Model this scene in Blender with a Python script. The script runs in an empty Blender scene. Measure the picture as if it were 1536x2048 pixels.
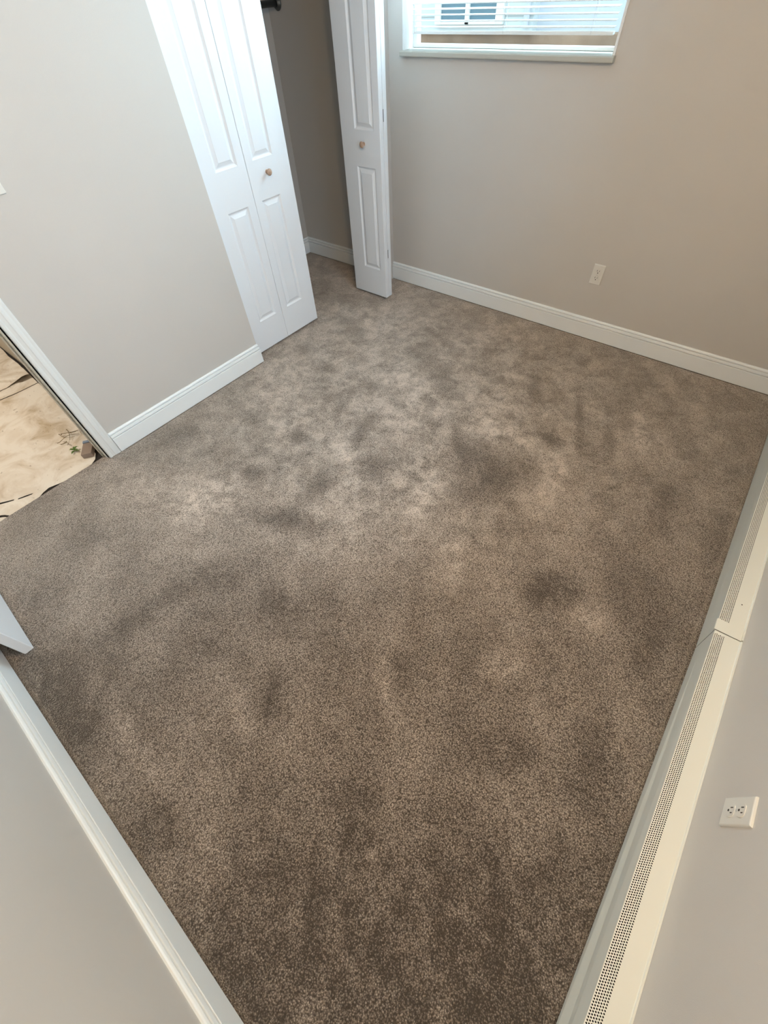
import bpy, bmesh, math, random
from mathutils import Vector, Matrix
from mathutils.geometry import tessellate_polygon

random.seed(7)
scene = bpy.context.scene
COL = scene.collection

# ------------------------------------------------------------------ camera
R = ((0.78135292, 0.62241756, -0.04565084),
     (0.47852951, -0.64446432, -0.59638515),
     (-0.40062093, 0.44414201, -0.80139925))
cam_data = bpy.data.cameras.new('camera')
cam = bpy.data.objects.new('camera', cam_data)
COL.objects.link(cam)
rx, dn, fw = (Vector(r) for r in R)
m = Matrix((rx, -dn, -fw)).transposed().to_4x4()
m.translation = Vector((2.31476, -2.92999, 1.6))
cam.matrix_world = m
cam_data.sensor_fit = 'VERTICAL'
cam_data.sensor_height = 36.0
cam_data.sensor_width = 27.0
cam_data.lens = 807.476 / 2048 * 36.0
cam_data.clip_start = 0.02
scene.camera = cam

# ------------------------------------------------------------------ light and exposure
scene.view_settings.view_transform = 'Standard'
scene.view_settings.look = 'None'
scene.view_settings.gamma = 1.0
scene.view_settings.use_curve_mapping = False
scene.view_settings.exposure = 0.14

W_STRENGTH = 2.9
world = bpy.data.worlds.new('world')
scene.world = world
world.use_nodes = True
nt = world.node_tree
nt.nodes.clear()
wo = nt.nodes.new('ShaderNodeOutputWorld')
bg = nt.nodes.new('ShaderNodeBackground')
tc = nt.nodes.new('ShaderNodeTexCoord')
sx = nt.nodes.new('ShaderNodeSeparateXYZ')
cr = nt.nodes.new('ShaderNodeValToRGB')
cr.color_ramp.elements[0].position = 0.0
cr.color_ramp.elements[0].color = (0.50, 0.56, 0.60, 1)
cr.color_ramp.elements[1].position = 0.7
cr.color_ramp.elements[1].color = (0.72, 0.90, 1.0, 1)
nt.links.new(tc.outputs['Generated'], sx.inputs[0])
nt.links.new(sx.outputs['Z'], cr.inputs[0])
nt.links.new(cr.outputs[0], bg.inputs['Color'])
bg.inputs['Strength'].default_value = W_STRENGTH
nt.links.new(bg.outputs[0], wo.inputs[0])


def area(name, loc, rot, sx_, sy_, power=0, color=(1, 1, 1), portal=False):
    d = bpy.data.lights.new(name, 'AREA')
    d.shape = 'RECTANGLE'
    d.size, d.size_y = sx_, sy_
    d.energy = power
    d.color = color
    if portal:
        d.cycles.is_portal = True
    o = bpy.data.objects.new(name, d)
    COL.objects.link(o)
    o.location = loc
    o.rotation_euler = rot
    return o


# room dimensions (metres)
WX = 2.933          # inner face of the right wall
YB = 0.0            # inner face of the back wall
YF = -3.557         # inner face of the front wall
H = 2.44
DOOR = (-3.44, -2.685)      # entry door opening in the left wall
CLOS = (-1.523, -0.262)     # closet opening in the left wall
WIN1 = (0.111, 1.367, 1.300, 2.15)      # back wall window x0 x1 z0 z1
ADDED_WIN2 = (-2.60, -1.40, 1.0, 2.10)      # assumed right wall window, added for light: y0 y1 z0 z1

area('window_portal_back', (0.74, 0.07, 1.72), (math.radians(-90), 0, 0), 1.25, 0.84, portal=True)
area('daylight_back_window', (0.74, 0.20, 1.88), (math.radians(-90), 0, 0), 1.22, 0.50, power=72, color=(0.62, 0.85, 1.0))
area('added_light_right_window', (WX + 0.16, -2.0, 1.55), (0, math.radians(90), 0), 1.1, 1.2, power=38, color=(0.52, 0.73, 1.0))  # added lamp outside the assumed right window, for cool light

# ------------------------------------------------------------------ helpers


def tag(o, label=None, cat=None, group=None, kind=None):
    if label: o['label'] = label
    if cat: o['category'] = cat
    if group: o['group'] = group
    if kind: o['kind'] = kind
    return o


def link(name, bm, mat, parent=None, smooth=False):
    me = bpy.data.meshes.new(name)
    bmesh.ops.recalc_face_normals(bm, faces=bm.faces)
    bm.to_mesh(me)
    bm.free()
    if smooth:
        for p in me.polygons:
            p.use_smooth = True
    for mt in (mat if isinstance(mat, (list, tuple)) else [mat]):
        me.materials.append(mt)
    o = bpy.data.objects.new(name, me)
    COL.objects.link(o)
    if parent:
        o.parent = parent
    return o


def empty(name, loc=(0, 0, 0), rz=0.0):
    o = bpy.data.objects.new(name, None)
    o.empty_display_size = 0.1
    COL.objects.link(o)
    o.location = loc
    o.rotation_euler = (0, 0, rz)
    return o


def box(bm, x0, x1, y0, y1, z0, z1, bev=0.0, seg=2, mi=0):
    vs = [bm.verts.new((x, y, z)) for x in (x0, x1) for y in (y0, y1) for z in (z0, z1)]
    q = [(0, 1, 3, 2), (4, 6, 7, 5), (0, 4, 5, 1), (2, 3, 7, 6), (0, 2, 6, 4), (1, 5, 7, 3)]
    fs = [bm.faces.new([vs[i] for i in f]) for f in q]
    for f in fs:
        f.material_index = mi
    if bev > 0:
        es = set(e for f in fs for e in f.edges)
        bmesh.ops.bevel(bm, geom=list(es), offset=bev, segments=seg, affect='EDGES', profile=0.6)
    return fs


def extrude_profile(bm, prof, p0, p1, nrm, up=(0, 0, 1), s0=0.0, s1=0.0):
    """prof: (t out of the wall, z) closed outline swept from p0 to p1; s0 / s1 mitre the ends (metres of shift per metre of t)."""
    p0, p1, nrm, up = Vector(p0), Vector(p1), Vector(nrm), Vector(up)
    d = (p1 - p0).normalized()
    a = [bm.verts.new(p0 + nrm * t + up * z + d * (s0 * t)) for t, z in prof]
    b = [bm.verts.new(p1 + nrm * t + up * z + d * (s1 * t)) for t, z in prof]
    n = len(prof)
    for i in range(n):
        bm.faces.new((a[i], a[(i + 1) % n], b[(i + 1) % n], b[i]))
    bm.faces.new(a)
    bm.faces.new(list(reversed(b)))


def tube(bm, pts, r, seg=8, r1=None):
    pts = [Vector(p) for p in pts]
    rings = []
    for i, p in enumerate(pts):
        d = (pts[min(i + 1, len(pts) - 1)] - pts[max(i - 1, 0)]).normalized()
        a = d.orthogonal().normalized()
        b = d.cross(a)
        rr = r if r1 is None else r + (r1 - r) * i / (len(pts) - 1)
        rings.append([bm.verts.new(p + a * rr * math.cos(2 * math.pi * k / seg) + b * rr * math.sin(2 * math.pi * k / seg)) for k in range(seg)])
    for i in range(len(rings) - 1):
        for k in range(seg):
            bm.faces.new((rings[i][k], rings[i][(k + 1) % seg], rings[i + 1][(k + 1) % seg], rings[i + 1][k]))
    bm.faces.new(rings[0])
    bm.faces.new(list(reversed(rings[-1])))


def lathe(bm, prof, origin, axis, seg=28):
    """prof: (distance along the axis, radius)"""
    origin, axis = Vector(origin), Vector(axis).normalized()
    a = axis.orthogonal().normalized()
    b = axis.cross(a)
    rings = []
    for h, r in prof:
        rings.append([bm.verts.new(origin + axis * h + (a * math.cos(2 * math.pi * k / seg) + b * math.sin(2 * math.pi * k / seg)) * max(r, 1e-5)) for k in range(seg)])
    for i in range(len(rings) - 1):
        for k in range(seg):
            bm.faces.new((rings[i][k], rings[i][(k + 1) % seg], rings[i + 1][(k + 1) % seg], rings[i + 1][k]))
    bm.faces.new(rings[0])
    bm.faces.new(list(reversed(rings[-1])))


# ------------------------------------------------------------------ materials
def mat(name, color, rough=0.6, spec=0.5, metal=0.0):
    mt = bpy.data.materials.new(name)
    mt.use_nodes = True
    b = mt.node_tree.nodes['Principled BSDF']
    b.inputs['Base Color'].default_value = (*color, 1)
    b.inputs['Roughness'].default_value = rough
    b.inputs['Metallic'].default_value = metal
    b.inputs['Specular IOR Level'].default_value = spec
    return mt


def add_bump(mt, scale, strength, dist, detail=3.0, vary=0.0, stretch=None):
    n = mt.node_tree
    b = n.nodes['Principled BSDF']
    t = n.nodes.new('ShaderNodeTexCoord')
    no = n.nodes.new('ShaderNodeTexNoise')
    no.inputs['Scale'].default_value = scale
    no.inputs['Detail'].default_value = detail
    src = t.outputs['Object']
    if stretch:
        mp = n.nodes.new('ShaderNodeMapping')
        mp.inputs['Scale'].default_value = stretch
        n.links.new(src, mp.inputs[0])
        src = mp.outputs[0]
    n.links.new(src, no.inputs['Vector'])
    bp = n.nodes.new('ShaderNodeBump')
    bp.inputs['Strength'].default_value = strength
    bp.inputs['Distance'].default_value = dist
    n.links.new(no.outputs['Fac'], bp.inputs['Height'])
    n.links.new(bp.outputs[0], b.inputs['Normal'])
    if vary:
        c = b.inputs['Base Color'].default_value[:]
        no2 = n.nodes.new('ShaderNodeTexNoise')
        no2.inputs['Scale'].default_value = 2.2
        no2.inputs['Detail'].default_value = 2
        n.links.new(t.outputs['Object'], no2.inputs['Vector'])
        mr = n.nodes.new('ShaderNodeMapRange')
        mr.inputs['From Min'].default_value = 0.3
        mr.inputs['From Max'].default_value = 0.7
        mr.inputs['To Min'].default_value = 1 - vary
        mr.inputs['To Max'].default_value = 1 + vary
        n.links.new(no2.outputs['Fac'], mr.inputs[0])
        mx = n.nodes.new('ShaderNodeVectorMath')
        mx.operation = 'SCALE'
        mx.inputs[0].default_value = c[:3]
        n.links.new(mr.outputs[0], mx.inputs['Scale'])
        n.links.new(mx.outputs[0], b.inputs['Base Color'])
    return mt


M_WALL = add_bump(mat('greige_wall_paint', (0.575, 0.545, 0.51), 0.55, 0.35), 420, 0.25, 0.0012, 2.0, vary=0.015)
M_CLOSET = M_WALL
M_JAMB = mat('jamb_paint_warm_shade', (0.50, 0.47, 0.40), 0.5, 0.4)  # white jamb with its dim warm lighting put into the colour
M_CEIL = mat('ceiling_paint', (0.84, 0.83, 0.80), 0.8, 0.2)
M_TRIM = mat('white_trim_paint', (0.85, 0.87, 0.87), 0.38, 0.45)
M_CASING = add_bump(mat('white_casing_paint', (0.74, 0.74, 0.72), 0.4, 0.5), 90, 0.35, 0.0015, 4.0, stretch=(1, 1, 0.05))
M_DOOR = add_bump(mat('white_moulded_door', (0.78, 0.80, 0.83), 0.38, 0.45), 130, 0.25, 0.0008, 4.0, stretch=(1, 1, 0.12))
M_KNOB = add_bump(mat('birch_knob', (0.42, 0.28, 0.20), 0.45, 0.5), 120, 0.1, 0.0005, 3.0)
M_PLATE = mat('white_plastic', (0.72, 0.70, 0.65), 0.3, 0.5)
M_SLOT = mat('dark_slot', (0.05, 0.045, 0.04), 0.6, 0.3)
M_SCREW = mat('painted_screw', (0.6, 0.6, 0.58), 0.35, 0.5, 0.2)
M_STEEL = mat('cream_enamel_steel', (0.73, 0.74, 0.68), 0.32, 0.5)
M_BLACK = mat('dark_cavity', (0.02, 0.018, 0.015), 0.8, 0.2)
M_SILL = add_bump(mat('dulled_sill_paint', (0.47, 0.46, 0.41), 0.5, 0.4), 40, 0.3, 0.002)  # base colour lowered to offset overbright daylight on the sill
M_METAL = mat('dull_metal', (0.25, 0.25, 0.25), 0.4, 0.5, 0.8)
M_ROD = mat('dark_steel_rod', (0.10, 0.11, 0.11), 0.45, 0.5, 0.6)
M_VINYL = mat('white_vinyl', (0.80, 0.82, 0.82), 0.3, 0.5)
M_SLAT = mat('white_slat', (0.82, 0.84, 0.84), 0.35, 0.5)
M_CORD = mat('ladder_cord', (0.6, 0.62, 0.62), 0.8, 0.2)
M_SUBFLOOR = add_bump(mat('dark_subfloor', (0.025, 0.02, 0.016), 0.8, 0.2), 30, 0.3, 0.002)
M_TAN = add_bump(mat('tan_hall_wall', (0.46, 0.41, 0.33), 0.6, 0.3), 300, 0.2, 0.001)
M_TWIG = mat('dry_stem', (0.16, 0.115, 0.05), 0.8, 0.2)
M_LEAF = mat('green_leaf', (0.16, 0.26, 0.06), 0.6, 0.3)
M_BLUE = mat('slate_blue_face', (0.20, 0.25, 0.32), 0.6, 0.3)
M_BLOCK = mat('brown_block_face', (0.24, 0.18, 0.14), 0.7, 0.3)
M_SIDING = mat('pale_siding', (0.62, 0.70, 0.73), 0.7, 0.3)
M_SIDE2 = mat('grey_siding', (0.58, 0.64, 0.72), 0.7, 0.3)
M_NBWIN = mat('neighbour_window_glass', (0.10, 0.20, 0.26), 0.12, 0.6)
M_EARTH = add_bump(mat('brown_soil', (0.50, 0.42, 0.36), 0.9, 0.1), 8, 0.6, 0.03, vary=0.3)
M_STONE = add_bump(mat('stone_sill', (0.31, 0.22, 0.16), 0.9, 0.1), 12, 0.6, 0.02, vary=0.25)
M_OUT = mat('outside_render', (0.5, 0.48, 0.45), 0.8, 0.2)

M_GLASS = bpy.data.materials.new('window_glass')
M_GLASS.use_nodes = True
n = M_GLASS.node_tree
n.nodes.clear()
go = n.nodes.new('ShaderNodeOutputMaterial')
gm = n.nodes.new('ShaderNodeMixShader')
gt = n.nodes.new('ShaderNodeBsdfTransparent')
gt.inputs[0].default_value = (0.93, 0.98, 0.97, 1)
gg = n.nodes.new('ShaderNodeBsdfGlossy')
gg.inputs['Roughness'].default_value = 0.02
gf = n.nodes.new('ShaderNodeFresnel')
gf.inputs[0].default_value = 1.35
n.links.new(gf.outputs[0], gm.inputs[0])
n.links.new(gt.outputs[0], gm.inputs[1])
n.links.new(gg.outputs[0], gm.inputs[2])
n.links.new(gm.outputs[0], go.inputs[0])


def paper_material():
    mt = bpy.data.materials.new('floor_protection_paper')
    mt.use_nodes = True
    n = mt.node_tree
    b = n.nodes['Principled BSDF']
    b.inputs['Roughness'].default_value = 0.7
    b.inputs['Specular IOR Level'].default_value = 0.25
    t = n.nodes.new('ShaderNodeTexCoord')
    no = n.nodes.new('ShaderNodeTexNoise')
    no.inputs['Scale'].default_value = 5.5
    no.inputs['Detail'].default_value = 6
    no.inputs['Roughness'].default_value = 0.62
    no.inputs['Distortion'].default_value = 0.8
    n.links.new(t.outputs['Object'], no.inputs['Vector'])
    cr = n.nodes.new('ShaderNodeValToRGB')
    e = cr.color_ramp.elements
    e[0].position, e[0].color = 0.27, (0.40, 0.31, 0.20, 1)
    e[1].position, e[1].color = 0.58, (0.68, 0.62, 0.53, 1)
    e2 = e.new(0.44); e2.color = (0.60, 0.52, 0.42, 1)
    n.links.new(no.outputs['Fac'], cr.inputs[0])
    # small dark specks
    v = n.nodes.new('ShaderNodeTexNoise')
    v.inputs['Scale'].default_value = 38
    v.inputs['Detail'].default_value = 3
    n.links.new(t.outputs['Object'], v.inputs['Vector'])
    c2 = n.nodes.new('ShaderNodeValToRGB')
    c2.color_ramp.elements[0].position, c2.color_ramp.elements[0].color = 0.26, (0.35, 0.3, 0.25, 1)
    c2.color_ramp.elements[1].position, c2.color_ramp.elements[1].color = 0.33, (1, 1, 1, 1)
    n.links.new(v.outputs['Fac'], c2.inputs[0])
    mx = n.nodes.new('ShaderNodeMix')
    mx.data_type = 'RGBA'
    mx.blend_type = 'MULTIPLY'
    mx.inputs[0].default_value = 0.6
    n.links.new(cr.outputs[0], mx.inputs[6])
    n.links.new(c2.outputs[0], mx.inputs[7])
    n.links.new(mx.outputs[2], b.inputs['Base Color'])
    bp = n.nodes.new('ShaderNodeBump')
    bp.inputs['Strength'].default_value = 0.5
    bp.inputs['Distance'].default_value = 0.01
    n.links.new(no.outputs['Fac'], bp.inputs['Height'])
    n.links.new(bp.outputs[0], b.inputs['Normal'])
    return mt


M_PAPER = paper_material()


def carpet_material():
    mt = bpy.data.materials.new('cut_pile_carpet')
    mt.use_nodes = True
    n = mt.node_tree
    N = n.nodes.new
    Lk = n.links.new
    b = n.nodes['Principled BSDF']
    b.inputs['Roughness'].default_value = 0.95
    b.inputs['Specular IOR Level'].default_value = 0.1
    b.inputs['Sheen Weight'].default_value = 0.9
    b.inputs['Sheen Tint'].default_value = (1.0, 0.90, 0.80, 1)
    b.inputs['Sheen Roughness'].default_value = 0.45
    t = N('ShaderNodeTexCoord')
    obj = t.outputs['Object']

    def noise(scale, detail=2.0, rough=0.5, dist=0.0, vec=None):
        q = N('ShaderNodeTexNoise')
        q.inputs['Scale'].default_value = scale
        q.inputs['Detail'].default_value = detail
        q.inputs['Roughness'].default_value = rough
        q.inputs['Distortion'].default_value = dist
        Lk(vec or obj, q.inputs['Vector'])
        return q.outputs['Fac']

    def mapping(rot=(0, 0, 0), sc=(1, 1, 1), loc=(0, 0, 0)):
        q = N('ShaderNodeMapping')
        q.inputs['Rotation'].default_value = rot
        q.inputs['Scale'].default_value = sc
        q.inputs['Location'].default_value = loc
        Lk(obj, q.inputs[0])
        return q.outputs[0]

    def along(deg, long_, short, loc=(0, 0, 0)):
        q = N('ShaderNodeMapping')
        q.vector_type = 'TEXTURE'
        q.inputs['Rotation'].default_value = (0, 0, math.radians(deg))
        q.inputs['Scale'].default_value = (long_, short, 1)
        q.inputs['Location'].default_value = loc
        Lk(obj, q.inputs[0])
        return q.outputs[0]

    def mr(x, a, b_, c, d, clamp=True):
        q = N('ShaderNodeMapRange')
        q.clamp = clamp
        for i, v in enumerate((a, b_, c, d)):
            q.inputs[i + 1].default_value = v
        Lk(x, q.inputs[0])
        return q.outputs[0]

    def math_(op, x, y):
        q = N('ShaderNodeMath')
        q.operation = op
        for i, v in enumerate((x, y)):
            if isinstance(v, (int, float)):
                q.inputs[i].default_value = v
            else:
                Lk(v, q.inputs[i])
        return q.outputs[0]

    # tufts: twisted yarn ends
    tuft = noise(215, 2.5, 0.65, 0.6)
    vor = N('ShaderNodeTexVoronoi')
    vor.inputs['Scale'].default_value = 240
    vor.inputs['Randomness'].default_value = 1.0
    Lk(obj, vor.inputs['Vector'])
    tuft2 = mr(vor.outputs['Distance'], 0.0, 0.8, 1.0, 0.0)
    fine = math_('ADD', math_('MULTIPLY', tuft, 0.65), math_('MULTIPLY', tuft2, 0.35))
    # nap: pile leaning in footprints, blotches and strokes, plus painted light falloff
    sep = N('ShaderNodeSeparateXYZ')
    Lk(obj, sep.inputs[0])
    trod = mr(math_('ADD', sep.outputs['Y'], math_('MULTIPLY', sep.outputs['X'], -0.55)), -3.2, -1.6, 0.25, 1.0)
    napA = mr(noise(8.5, 3.5, 0.58, 0.5), 0.42, 0.60, -0.5, 0.5)
    napA2 = mr(noise(3.6, 3.0, 0.55, 0.4, mapping(loc=(4.0, 9.1, 0))), 0.36, 0.64, -0.5, 0.5)
    napB = mr(noise(3.0, 4.0, 0.55, 0.35, along(131, 2.6, 0.75)), 0.38, 0.62, -0.5, 0.5)
    napC = mr(noise(1.3, 2.0, 0.5, 0.2, mapping(loc=(7.3, 2.2, 0))), 0.35, 0.65, -0.5, 0.5)
    nap_light = math_('ADD', math_('MULTIPLY', math_('MULTIPLY', napA, trod), 0.10), math_('MULTIPLY', napA2, 0.040))
    nap_light = math_('ADD', nap_light, math_('ADD', math_('MULTIPLY', napB, 0.06), math_('MULTIPLY', napC, 0.030)))
    att = N('ShaderNodeAttribute')
    att.attribute_name = 'nap_light'
    ragged = mr(noise(15, 4.0, 0.65, 0.5), 0.36, 0.64, 0.3, 1.65)
    nap_light = math_('ADD', nap_light, math_('MULTIPLY', math_('MULTIPLY', att.outputs['Fac'], ragged), 0.16))
    smudge = mr(noise(7.0, 3.0, 0.55, 0.6, mapping(loc=(2.7, 5.3, 0))), 0.33, 0.45, -1.0, 0.0)
    smudge2 = mr(noise(13.0, 2.5, 0.55, 0.5, mapping(loc=(8.7, 1.3, 0))), 0.34, 0.44, -1.0, 0.0)
    sm = math_('ADD', math_('MULTIPLY', smudge, 0.10), math_('MULTIPLY', smudge2, 0.05))
    nap_light = math_('ADD', nap_light, math_('MULTIPLY', sm, trod))
    key = math_('ADD', math_('ADD', fine, nap_light), 0.034)
    cr = N('ShaderNodeValToRGB')
    e = cr.color_ramp.elements
    e[0].position, e[0].color = 0.34, (0.055, 0.043, 0.034, 1)
    e[1].position, e[1].color = 0.78, (0.61, 0.525, 0.455, 1)
    q = e.new(0.52)
    q.color = (0.208, 0.173, 0.146, 1)
    Lk(key, cr.inputs[0])
    Lk(cr.outputs[0], b.inputs['Base Color'])
    bp = N('ShaderNodeBump')
    bp.inputs['Strength'].default_value = 0.9
    bp.inputs['Distance'].default_value = 0.006
    Lk(fine, bp.inputs['Height'])
    Lk(bp.outputs[0], b.inputs['Normal'])
    return mt


M_CARPET = carpet_material()

# ------------------------------------------------------------------ setting: floors, walls, ceiling
T = 0.12


def struct(name, bm, m_, label, cat, smooth=False):
    return tag(link(name, bm, m_, smooth=smooth), label, cat, kind='structure')


# pile brushed or trodden the other way, plus broad painted light falloff: centre, two half axes (floor metres), weight
NAP_AND_LIGHT = [(1.125, -2.074, -0.004, 0.15, 0.058, -0.013, -1),
       (0.762, -1.914, 0.032, 0.022, 0.037, -0.035, -1),
       (0.78, -1.499, -0.038, 0.142, 0.036, -0.007, -1),
       (0.146, -1.243, 0.043, 0.029, 0.046, -0.045, -1),
       (0.451, -1.32, 0.051, 0.036, 0.032, -0.033, -0.9),
       (1.043, -1.634, -0.033, 0.152, 0.042, -0.008, -1),
       (1.146, -2.375, 0.172, 0.073, 0.035, -0.046, -1),
       (0.78, -0.551, 0.133, -0.031, 0.011, -0.035, -0.8),
       (1.048, -0.941, 0.243, -0.126, 0.002, -0.088, -0.8),
       (1.232, -1.21, 0.025, 0.018, 0.024, -0.035, -0.9),
       (1.266, -1.81, 0.077, 0.153, 0.07, -0.05, -0.6),
       (1.763, -1.448, 0.178, 0.072, 0.053, -0.125, -0.7),
       (1.93, -1.075, 0.113, -0.062, -0.005, -0.049, -1),
       (2.002, -0.837, 0.11, -0.247, -0.017, -0.014, -0.8),
       (1.686, -0.735, 0.081, -0.147, -0.028, -0.026, -0.8),
       (1.544, -1.407, 0.082, -0.089, -0.015, -0.022, -0.8),
       (1.83, -1.615, 0.081, 0.146, 0.058, -0.056, -0.7),
       (0.784, -2.253, 0.049, 0.036, 0.031, -0.026, -0.9),
       (0.902, -1.284, 0.14, 0.014, 0.025, -0.052, -0.7),
       (0.452, -1.969, 0.086, 0.001, 0.025, -0.049, -0.8),
       (2.177, -0.599, 0.032, 0.023, 0.045, -0.129, -0.8),
       (2.19, -0.878, 0.024, 0.017, 0.067, -0.179, -0.7),
       (0.155, -2.34, 0.065, 0.11, 0.077, -0.036, -0.7),
       (-0.067, -0.506, 0.196, 0.085, 0.062, -0.077, -0.9),
       (-0.42, -0.495, 0.092, 0.059, 0.076, -0.079, -0.6),
       (0.203, -0.812, 0.201, -0.034, 0.03, -0.068, -0.5),
       (2.337, -1.946, 0.083, 0.063, 0.033, -0.07, -0.9),
       (1.044, -2.99, 0.025, 0.178, 0.059, -0.007, -0.6),
       (1.466, -2.696, 0.134, -0.04, -0.016, -0.05, -0.6),
       (1.14, -2.764, 0.055, 0.042, 0.06, -0.047, -0.5),
       (0.99, -3.453, 0.08, 0.062, 0.092, -0.043, -0.7),
       (1.225, -3.469, 0.045, 0.035, 0.048, -0.024, -0.6),
       (1.399, -2.989, 0.103, 0.036, 0.016, -0.026, -0.5),
       (1.711, -2.96, 0.017, 0.009, 0.048, -0.064, -0.7),
       (2.022, -2.673, 0.018, 0.018, 0.098, -0.092, 0.5),
       (2.033, -2.596, 0.03, 0.024, 0.044, -0.057, -0.4),
       (2.323, -2.348, 0.059, 0.046, 0.026, -0.048, 0.6),
       (1.305, -3.364, 0.011, 0.035, 0.257, -0.017, 0.5),
       (2.21, -3.333, 0.025, 0.02, 0.022, -0.021, 0.5),
       (0.741, -2.522, 0.029, 0.149, 0.101, -0.029, 0.5),
       (1.922, -2.077, 0.085, 0.021, 0.041, -0.143, 0.4),
       (2.52, -1.972, 0.062, 0.048, 0.023, -0.059, 0.5),
       (1.046, -1.189, 0.169, 0.014, 0.11, -0.253, 0.6),
       (1.503, -1.104, 0.144, 0.102, 0.089, -0.152, 0.3),
       (0.432, -1.744, 0.158, 0.111, 0.242, -0.223, 0.3),
       (1.727, -1.211, 0.158, 0.037, 0.031, -0.092, 0.5),
       (2.309, -0.742, 0.027, 0.031, 0.096, -0.212, 0.5),
       (2.078, -1.328, 0.048, 0.006, 0.038, -0.201, 0.5),
       (1.596, -1.808, 0.054, 0.017, 0.063, -0.144, 0.6),
       (1.12, -1.892, 0.067, 0.048, 0.098, -0.109, 0.5),
       (0.59, -2.633, 0.172, 0.127, 0.113, -0.076, 0.4),
       (2.568, -1.171, 0.041, 0.01, 0.024, -0.195, -0.5),
       (2.809, -1.176, 0.037, 0.01, 0.011, -0.185, -0.5),
       (2.46, -2.596, 0.079, 0.062, 0.028, -0.051, -0.4),
       (2.168, -3.039, 0.076, 0.06, 0.05, -0.056, -0.4),
       (1.742, -3.427, 0.022, 0.05, 0.093, -0.008, -0.4),
       (2.738, -1.931, 0.041, 0.016, 0.01, -0.106, -0.5),
       (2.696, -2.411, 0.055, 0.025, 0.018, -0.139, -0.4),
       (0.464, -3.036, 0.057, 0.118, 0.099, -0.026, -0.4),
       (0.502, -3.343, 0.056, 0.043, 0.101, -0.043, -0.4),
       (1.655, -3.069, 0.032, 0.042, 0.096, -0.044, 0.4),
       (0.904, -1.161, 1.17, 0.589, 0.546, -0.792, 0.55),  # from here, broad patches put the light falloff into the carpet colour
       (1.11, -2.08, 0.635, 0.465, 0.34, -0.353, 0.3),
       (2.584, -3.215, 0.551, 0.449, 0.14, -0.198, -0.55),
       (2.108, -3.287, 0.348, 0.28, 0.188, -0.173, -0.3),
       (2.785, -2.743, 0.231, 0.116, 0.035, -0.322, -0.2),
       (0.996, -3.495, 0.204, 0.159, 0.207, -0.093, -0.4),
       (-0.112, -0.454, 0.513, 0.129, 0.234, -0.317, 0.5)]


def nap_light_at(x, y):
    t = 0.0
    for cx_, cy_, ux, uy, vx, vy, w in NAP_AND_LIGHT:
        det = ux * vy - uy * vx
        dx, dy = x - cx_, y - cy_
        a = (dx * vy - dy * vx) / det
        b = (-dx * uy + dy * ux) / det
        d = a * a + b * b
        if d < 4:
            t += w * max(0.0, 1 - d / 2.6) ** 1.3
    return max(-1.2, min(1.2, t))


# carpet: the room and the closet in one continuous piece, edge standing proud of the hall floor
bm = bmesh.new()
lay = bm.verts.layers.float.new('nap_light')
ST = 0.0165


def tuck(x, y):
    d = 1.0
    if x > -0.04:
        d = min(d, y - (YF + 0.016), HX_ - x)
    if y > -0.2:
        d = min(d, -0.016 - y)
    if -2.6 < y < CLOS[0] + 0.02 and x > -0.04:
        d = min(d, x - 0.016)
    if x < -0.2:
        d = min(d, x + 1.014)
    return -0.007 * max(0.0, 1.0 - max(d, 0.0) / 0.016)


HX_ = 2.866


def carpet_grid(x0, x1, y0, y1):
    nx, ny = max(1, round((x1 - x0) / ST)), max(1, round((y1 - y0) / ST))
    g = []
    for i in range(nx + 1):
        col_ = []
        for j in range(ny + 1):
            x, y = x0 + (x1 - x0) * i / nx, y0 + (y1 - y0) * j / ny
            v = bm.verts.new((x, y, tuck(x, y)))
            v[lay] = nap_light_at(x, y)
            col_.append(v)
        g.append(col_)
    for i in range(nx):
        for j in range(ny):
            bm.faces.new((g[i][j], g[i + 1][j], g[i + 1][j + 1], g[i][j + 1]))


carpet_grid(-0.032, WX, YF, 0.0)
carpet_grid(-1.03, -0.032, -2.05, 0.0)
bmesh.ops.remove_doubles(bm, verts=bm.verts, dist=1e-4)
rim = [e for e in bm.edges if e.is_boundary]
ext = bmesh.ops.extrude_edge_only(bm, edges=rim)
for g in ext['geom']:
    if isinstance(g, bmesh.types.BMVert):
        g.co.z = -0.0158
struct('floor', bm, M_CARPET, 'grey-brown cut pile carpet covering the bedroom floor', 'carpet')

bm = bmesh.new()
box(bm, -3.2, WX + 0.2, -4.4, 0.15, -0.12, -0.0165)
struct('floor_hall', bm, M_SUBFLOOR, 'dark bare subfloor of the hall beyond the doorway', 'floor')

bm = bmesh.new()
box(bm, -T, 0, -4.4, DOOR[0], -0.02, H)
box(bm, -T, 0, DOOR[0], DOOR[1], 2.05, H)
box(bm, -T, 0, DOOR[1], CLOS[0], -0.02, H)
box(bm, -T, 0, CLOS[0], CLOS[1], 2.05, H)
box(bm, -T, 0, CLOS[1], 0.0, -0.02, H)
bmesh.ops.remove_doubles(bm, verts=bm.verts, dist=1e-5)
struct('wall_left', bm, M_WALL, 'greige left wall between the doorway and the closet doors', 'wall')

bm = bmesh.new()
x0, x1, z0, z1 = WIN1
zz0 = z0 - 0.02
box(bm, -1.03 - T, x0, 0, 0.14, -0.02, H)
box(bm, x1, WX + T, 0, 0.14, -0.02, H)
box(bm, x0, x1, 0, 0.14, -0.02, zz0)
box(bm, x0, x1, 0, 0.14, z1, H)
struct('wall_back', bm, M_WALL, 'greige back wall with the window in it', 'wall')

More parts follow.
